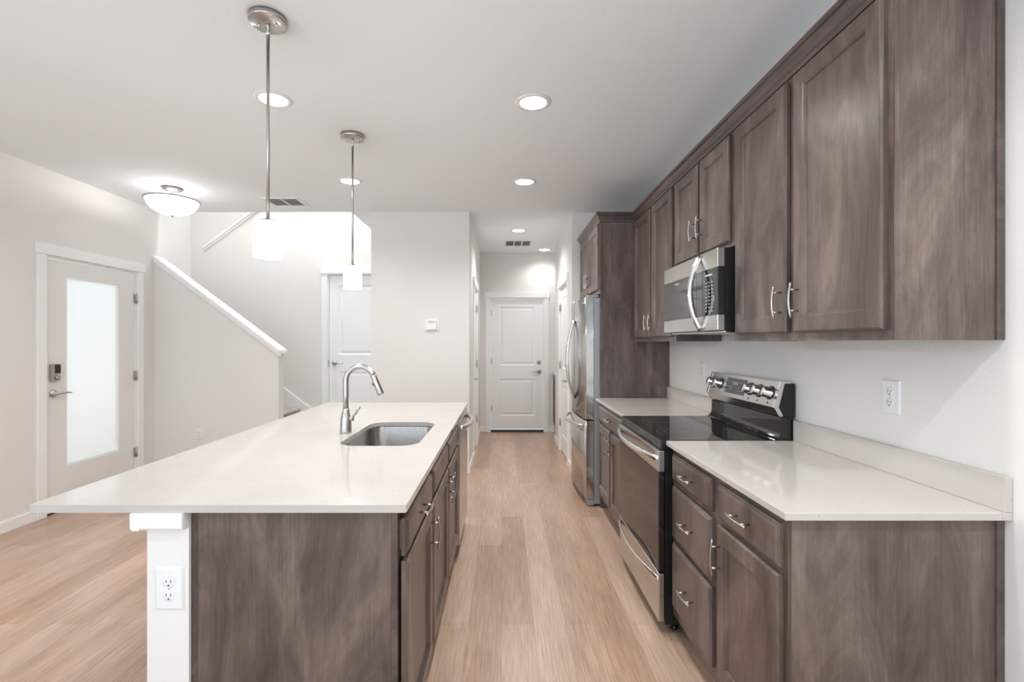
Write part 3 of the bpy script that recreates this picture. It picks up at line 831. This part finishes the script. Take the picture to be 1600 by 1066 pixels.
for y0, y1 in ((YR0+.003, YR0+.021), (YR1-.021, YR1-.003)):
    b = bmesh.new()
    poly_prism(b, [(1.319, 1.179), (1.292, 1.067), (1.313, 1.021), (1.365, 1.021), (1.365, 1.179)], 'Y', y0, y1)
    part('side_cover', b, 'black', t)
nn = Vector((-.966, 0, .26)).normalized(); up = Vector((.26, 0, .966)).normalized()
def on_bg(y, s, w): return Vector((1.27, y, 1.067))+up*s+nn*w
for y in (2.335, 2.43, 2.52, 2.87, 2.955):
    b = lathe(bmesh.new(), [(.031, 0), (.031, .006), (.027, .009), (.025, .038), (.022, .041), (.0001, .041)], on_bg(y, .066, 0), 28, axis=(Vector((0,1,0)), up, nn))
    kn = part('knob', b, 'chrome', bg)
    part('knob_collar', lathe(bmesh.new(), [(.034, 0), (.034, .003), (.0315, .004)], on_bg(y, .066, 0), 28, axis=(Vector((0,1,0)), up, nn)), 'black', kn)
b = bmesh.new()
vs = [b.verts.new(on_bg(y, s, w)) for w in (0, .002) for y, s in ((2.575, .022), (2.79, .022), (2.79, .108), (2.575, .108))]
for q in ((0,1,2,3), (7,6,5,4), (0,4,5,1), (1,5,6,2), (2,6,7,3), (3,7,4,0)): b.faces.new([vs[i] for i in q])
bmesh.ops.recalc_face_normals(b, faces=b.faces)
dp = part('display', b, 'glassblack', bg)
for yy in (2.59, 2.612, 2.634, 2.725, 2.747, 2.769):
    for ss in (.04, .055, .085):
        b = bmesh.new()
        v = [b.verts.new(on_bg(yy+dy, ss+ds, .0024)) for dy, ds in ((0, 0), (.010, 0), (.010, .004), (0, .004))]; b.faces.new(v)
        part('lettering', b, 'grey', dp)
b = bmesh.new()
for yy in (2.66, 2.68, 2.70):
    v = [b.verts.new(on_bg(yy+dy, .072+ds, .0024)) for dy, ds in ((0, 0), (.012, 0), (.012, .016), (0, .016))]; b.faces.new(v)
part('lettering', b, 'grey', dp)
for yy in (2.335, 2.43, 2.52):
    b = bmesh.new()
    v = [b.verts.new(on_bg(yy+dy, .012+ds, .0006)) for dy, ds in ((-.006, 0), (.006, 0), (.006, .008), (-.006, .008))]; b.faces.new(v)
    part('knob_mark', b, 'slot', bg)
# oven door: steel band with bowed handle, dark glass below
od = part('oven_door', nbox(.727, .754, YR0+.004, YR1-.004, .296, .864, .003), 'ovenglass', t, 'dark oven glass')
part('door_band', nbox(.7255, .7555, YR0+.003, YR1-.003, .766, .8645, .003), 'steelh', od)
Ph = Plane('X', .7255, -1)
part('handle', bow_handle(Ph, 2.644, .826, .755, False, .052, .0135, base=.0, flat=(1.25, .8)), 'handle', od)
wd = part('drawer', nbox(.727, .754, YR0+.004, YR1-.004, .062, .288, .003), 'steelh', t)
part('handle', bow_handle(Plane('X', .727, -1), 2.644, .262, .755, False, .045, .0105, flat=(1.4, .7)), 'handle', wd)
part('vent_slot', nbox(.735, .7545, YR0+.02, YR1-.02, .8648, .8682), 'slot', t)

# ------------------------------------------------------------------ microwave
YW0, YW1, ZW0, ZW1 = 2.275, 3.033, 1.432, 1.822
t = thing('microwave', 'stainless over the range microwave with a bowed handle and dark window', 'microwave', (1.2, 2.654, ZW0))
part('body', nbox(1.042, XR-.002, YW0, YW1, ZW0, ZW1-.001), 'black', t)
part('grille', nbox(1.05, 1.36, YW0+.02, YW1-.02, ZW0-.012, ZW0-.0005, .003), 'steelh', t)
mid = 2.452
dr = part('door', nbox(1.009, 1.0415, mid, YW1, 1.506, 1.731, .002), 'mwglass', t)
part('top_band', nbox(1.007, 1.0415, YW0, YW1, 1.7312, ZW1, .003), 'steelh', t)
part('bottom_band', nbox(1.007, 1.0415, YW0, YW1, ZW0, 1.5058, .003), 'steelh', t)
part('window', nbox(1.0082, 1.0095, mid+.075, YW1-.012, 1.516, 1.722), 'mwglass', dr)
part('logo_badge', nbox(1.0077, 1.0085, 2.78, 2.84, 1.708, 1.714), 'grey', dr)
cp = part('control_panel', nbox(1.009, 1.0415, YW0+.001, mid-.002, 1.5062, 1.7308, .002), 'glassblack', t)
b = bmesh.new()
for iy in range(3):
    for iz in range(9):
        y = 2.335+iy*.034; z = 1.525+iz*.0175
        box(b, 1.0085, 1.0092, y, y+.012, z, z+.005)
box(b, 1.0085, 1.0092, 2.34, 2.42, 1.700, 1.708)
part('button_marks', b, 'grey', cp)
part('handle', bow_handle(Plane('X', 1.007, -1), mid+.02, 1.625, .375, True, .052, .0145, flat=(1.0, .75)), 'handle', dr)

# ------------------------------------------------------------------ refrigerator
YF0, YF1 = 4.035, 4.945
def fx_front(y):   # gently bowed door front
    s = (y-(YF0+YF1)/2)/((YF1-YF0)/2); return .690-.034*(1-s*s)
def bowed(y0, y1, z0, z1, xb=.752, n=10):
    b = bmesh.new()
    pts = [(fx_front(y0+(y1-y0)*i/n), y0+(y1-y0)*i/n) for i in range(n+1)]+[(xb, y1), (xb, y0)]
    poly_prism(b, pts, 'Z', z0, z1)
    for f in b.faces:
        if abs(f.normal.z) < .1 and f.normal.x < -.5: f.smooth = True
    return b
t = thing('refrigerator', 'stainless french door refrigerator with a bottom freezer drawer', 'refrigerator', (1.05, 4.49, 0))
part('body', nbox(.756, 1.345, YF0+.004, YF1-.004, .02, 1.745, .004), 'fridgegrey', t)
part('base_grille', nbox(.704, .758, YF0+.006, YF1-.006, .005, .062, .008), 'fridgegrey', t)
ym = (YF0+YF1)/2
for y0, y1, hu in ((YF0, ym-.003, ym-.028), (ym+.003, YF1, ym+.028)):
    dr = part('door', bowed(y0, y1, .728, 1.752), 'fridgesteel', t)
    part('handle', bow_handle(Plane('X', fx_front(hu)-.002, -1), hu, 1.215, .72, True, .068, .0125, flat=(1, .8)), 'handle', dr)
    if y0 == YF0: part('badge', nbox(fx_front(4.12)-.0035, fx_front(4.12)+.004, 4.09, 4.16, 1.70, 1.715), 'chrome', dr)
dr = part('freezer_drawer', bowed(YF0, YF1, .066, .716), 'fridgesteel', t)
part('handle', bow_handle(Plane('X', .672, -1), ym, .665, .74, False, .088, .0135), 'handle', dr)
for y in (YF0+.05, YF1-.05): part('hinge_cover', nbox(.70, .80, y-.03, y+.03, 1.7525, 1.772, .005), 'nickel', t)

# cabinet in the recess at the end of the passage
t = thing('recess_cabinet', 'dark base cabinet with white top just showing past the pantry wall corner', 'cabinet', (1.1, 7.1, 0))
part('carcass', nbox(.772, 1.645, 6.80, 7.38, .1, ZC), 'wood', t)
part('toe_kick', nbox(.84, 1.64, 6.80, 7.38, 0, .1), 'dark', t)
part('door', shaker(Plane('X', .772, -1), 6.82, 7.36, .13, .87), 'wood', t)
part('top_slab', nbox(.735, 1.648, 6.78, 7.40, ZC, .914, .002), 'quartz', t)

# ------------------------------------------------------------------ plates, thermostat
def outlet(P, u, v, label, pw=.08, ph=.122, kind='outlet'):
    t = thing('outlet' if kind == 'outlet' else 'light_switch', label, 'outlet' if kind == 'outlet' else 'light switch', P(u, v-ph/2, 0), 'white wall plates' if kind == 'outlet' else None)
    part('plate', rings_loft(bmesh.new(), P, u-pw/2, u+pw/2, v-ph/2, v+ph/2, [(0, 0.0003), (0, .002), (.004, .006), (.006, .0065)]), 'white', t)
    uax = P(1, 0, 0)-P(0, 0, 0); n = P(0, 0, 1)-P(0, 0, 0)
    if kind == 'outlet':
        for s in (-.0195, .0195):
            r = part('receptacle', lathe(bmesh.new(), [(.0165, 0), (.0165, .0016), (.0155, .0022), (.0001, .0022)], P(u, v+s, .0064), 24, axis=(uax, Vector((0,0,1)), n)), 'white', t)
            b = bmesh.new()
            for du, hh in ((-.0063, .004), (.0063, .0045)):
                p, q = P(u+du-.0011, v+s+.003-hh, .008), P(u+du+.0011, v+s+.003+hh, .0089); box(b, p.x, q.x, p.y, q.y, p.z, q.z)
            lathe(b, [(.0026, 0), (.0026, .0006)], P(u, v+s-.0085, .0084), 10, axis=(uax, Vector((0,0,1)), n))
            part('slots', b, 'slot', r)
        part('screw', lathe(bmesh.new(), [(.003, 0), (.0025, .001), (.0001, .001)], P(u, v, .0064), 10, axis=(uax, Vector((0,0,1)), n)), 'grey', t)
    else:
        p, q = P(u-.016, v-.033, .0064), P(u+.016, v+.033, .0095); part('rocker', nbox(p.x, q.x, p.y, q.y, p.z, q.z, .001), 'white', t)
    return t
outlet(Plane('X', XR, -1), 1.709, 1.180, 'white duplex outlet on the kitchen wall over the near worktop')
outlet(Plane('X', XR, -1), 3.333, 1.175, 'white outlet on the kitchen wall between range and refrigerator panel')
outlet(Plane('Y', YI-.004, -1), -.958, .668, 'white duplex outlet on the white stub wall of the island')
outlet(Plane('Y', 4.98, -1), -3.135, .430, 'white outlet low on the sloped stair half wall', .075, .118)
outlet(P4, 5.30, 1.19, 'white rocker light switch on the passage wall before the closet door', kind='switch')
t = thing('thermostat', 'white square thermostat on the centre wall block', 'thermostat', (-.75, 5.055, 1.50))
Pt = Plane('Y', 5.055, -1)
part('back_plate', rings_loft(bmesh.new(), Pt, -.825, -.675, 1.497, 1.613, [(0, .0003), (0, .006), (.003, .009)]), 'white', t)
part('housing', rings_loft(bmesh.new(), Pt, -.802, -.698, 1.502, 1.608, [(0, .0088), (0, .02), (.004, .026), (.007, .027)]), 'white', t)
part('screen', rings_loft(bmesh.new(), Pt, -.785, -.715, 1.575, 1.597, [(0, .0268), (0, .0278), (.001, .028)]), 'grey', t)

# ------------------------------------------------------------------ ceiling fixtures
def px_ceiling(px, py):
    s = (CY-py)/(H-CAM_H); return (px-CX)/s, F_PX/s
t = thing('recessed_light', '', 'ceiling light', (0, 0, H), 'recessed ceiling lights')
b = lathe(bmesh.new(), [(.075, -.003), (.080, -.008), (.100, -.004), (.102, -.0004), (.075, -.0004)], (0, 0, H), 40)
part('trim_ring', b, 'white', t)
part('lens', lathe(bmesh.new(), [(.0001, -.0045), (.077, -.0035), (.077, -.0006), (.0001, -.0006)], (0, 0, H), 40), 'led', t)
spots = [((833, 160), 'nearest recessed light over the aisle between island and range'),
         ((819.5, 284), 'recessed light over the aisle in front of the refrigerator'),
         ((427, 155), 'recessed light behind the near pendant rod'),
         ((547, 283), 'recessed light behind the far pendant rod'),
         ((810, 360), 'small recessed light over the passage just before the ceiling vent'),
         ((851, 390), 'farthest recessed light close to the end wall')]
for i, ((px, py), lab) in enumerate(spots):
    x, y = px_ceiling(px, py)
    r = dup(t, (x, y, H), lab) if i else t
    r.location = (x, y, H); r['label'] = lab
    d = bpy.data.lights.new('downlight', 'SPOT'); d.energy = (50, 50, 18, 32, 44, 18)[i]; d.spot_size = 2.6; d.spot_blend = .8; d.shadow_soft_size = .07
    d.color = (.985, .99, .965)
    lo = bpy.data.objects.new('downlight', d); COL.objects.link(lo); lo.location = (x, y, H-.02)
d = bpy.data.lights['downlight.002'].copy(); d.name = 'downlight.006'; d.energy = 3
d = bpy.data.lights['downlight.002'].copy(); d.name = 'downlight.007'; d.energy = 78  # added fill for the right end panels, no fixture
for x, y in ((.17, 1.39), (.9, .15), (-1.3, 1.35), (-1.3, 0.0), (-2.9, 2.4)):      # rows continue unseen overhead; spots at far right and far left are added fill
    lo = bpy.data.objects.new('downlight', bpy.data.lights['downlight' if y == 1.39 else 'downlight.003' if y == 2.4 else 'downlight.007' if x > 0 else 'downlight.006']); COL.objects.link(lo); lo.location = (x, y, H-.02)

def pendant(x, y, zt, zb, label):
    t = thing('pendant_lamp', label, 'pendant lamp', (x, y, zb), 'pendant lamps over the island')
    cn = part('canopy', lathe(bmesh.new(), [(.076, -.0005), (.076, -.022), (.073, -.026), (.0001, -.026)], (x, y, H), 36), 'nickel', t)
    for dx in (-.038, .038): part('screw', lathe(bmesh.new(), [(.005, -.026), (.005, -.036), (.0001, -.038)], (x+dx, y, H), 10), 'chrome', cn)
    part('swivel', tube(bmesh.new(), [(x, y, H-.026), (x, y, H-.036), (x, y, H-.044), (x, y, H-.052), (x, y, H-.062), (x, y, H-.075)], [.010, .0085, .011, .006, .010, .0085], 12), 'chrome', t)
    part('rod', tube(bmesh.new(), [(x, y, H-.072), (x, y, zt+.012)], .0066, 12), 'nickel', t)
    part('socket_cap', lathe(bmesh.new(), [(.0001, .016), (.012, .016), (.02, .009), (.038, .006), (.038, 0)], (x, y, zt), 28), 'nickel', t)
    hgt = zt-zb
    part('shade', lathe(bmesh.new(), [(.0001, hgt), (.050, hgt), (.057, hgt-.006), (.058, hgt-.015), (.058, .006), (.055, 0), (.050, .004), (.048, .03), (.0001, .035)], (x, y, zb), 40), 'opal', t, 'glowing white opal glass')
    d = bpy.data.lights.new('pendant_bulb', 'POINT'); d.energy = 6; d.shadow_soft_size = .05; d.color = (1, .98, .95)
    lo = bpy.data.objects.new('pendant_bulb', d); COL.objects.link(lo); lo.location = (x, y, zb-.06)
pendant(-.992, 2.034, 1.878, 1.730, 'nearer cylinder pendant lamp with nickel rod over the island')
pendant(-.996, 3.185, 1.873, 1.725, 'farther cylinder pendant lamp with nickel rod over the island end')

x, y = -2.935, 4.28
t = thing('semi_flush_lamp', 'semi flush ceiling lamp with glowing opal bowl near the entry door', 'ceiling lamp', (x, y, 2.48))
part('canopy', lathe(bmesh.new(), [(.078, -.0005), (.076, -.018), (.0001, -.022)], (x, y, H), 32), 'nickel', t)
part('stem', tube(bmesh.new(), [(x, y, H-.02), (x, y, 2.60)], .010, 12), 'nickel', t)
part('rim', lathe(bmesh.new(), [(.205, 0), (.218, .004), (.218, .010), (.205, .012)], (x, y, 2.625), 48), 'nickel', t)
bw = [(.206, .128), (.205, .125), (.19, .085), (.165, .052), (.12, .022), (.06, .004), (.0001, 0)]
part('bowl', lathe(bmesh.new(), [(.0001, .10)]+[(.19, .122)]+bw, (x, y, 2.502), 48), 'opal', t, 'glowing white opal glass bowl')
part('finial', lathe(bmesh.new(), [(.012, 0), (.014, -.008), (.009, -.018), (.0001, -.022)], (x, y, 2.503), 16), 'nickel', t)
d = bpy.data.lights.new('bowl_bulb', 'POINT'); d.energy = 10; d.shadow_soft_size = .06; d.color = (1, .98, .95)
lo = bpy.data.objects.new('bowl_bulb', d); COL.objects.link(lo); lo.location = (x, y, 2.665)

def vent(x0, x1, y0, y1, cols, label):
    t = thing('ceiling_vent', label, 'vent', ((x0+x1)/2, (y0+y1)/2, H), 'ceiling vents')
    b = bmesh.new(); f = .028
    box(b, x0, x1, y0, y0+f, H-.009, H-.0005); box(b, x0, x1, y1-f, y1, H-.009, H-.0005)
    box(b, x0, x0+f, y0+f, y1-f, H-.009, H-.0005); box(b, x1-f, x1, y0+f, y1-f, H-.009, H-.0005)
    for i in range(1, cols):
        xc = x0+f+(x1-x0-2*f)*i/cols; box(b, xc-.008, xc+.008, y0+f, y1-f, H-.009, H-.0005)
    part('frame', b, 'white', t)
    part('duct_opening', nbox(x0+f, x1-f, y0+f, y1-f, H-.002, H-.0006), 'ventgrey', t)
    n = max(6, round((y1-y0)/.034))
    for k in range(n):
        yc = y0+f+(y1-y0-2*f)*(k+.5)/n
        b = bmesh.new(); poly_prism(b, [(yc-.016, H-.0085), (yc-.012, H-.0088), (yc+.010, H-.0032), (yc+.006, H-.0028)], 'X', x0+f, x1-f)
        part('slat', b, 'white', t)
vent(.005, .39, 6.46, 6.84, 3, 'white three section ceiling vent over the passage before the end wall')
vent(-2.29, -1.94, 4.55, 4.84, 2, 'white two section ceiling vent near the stair opening')
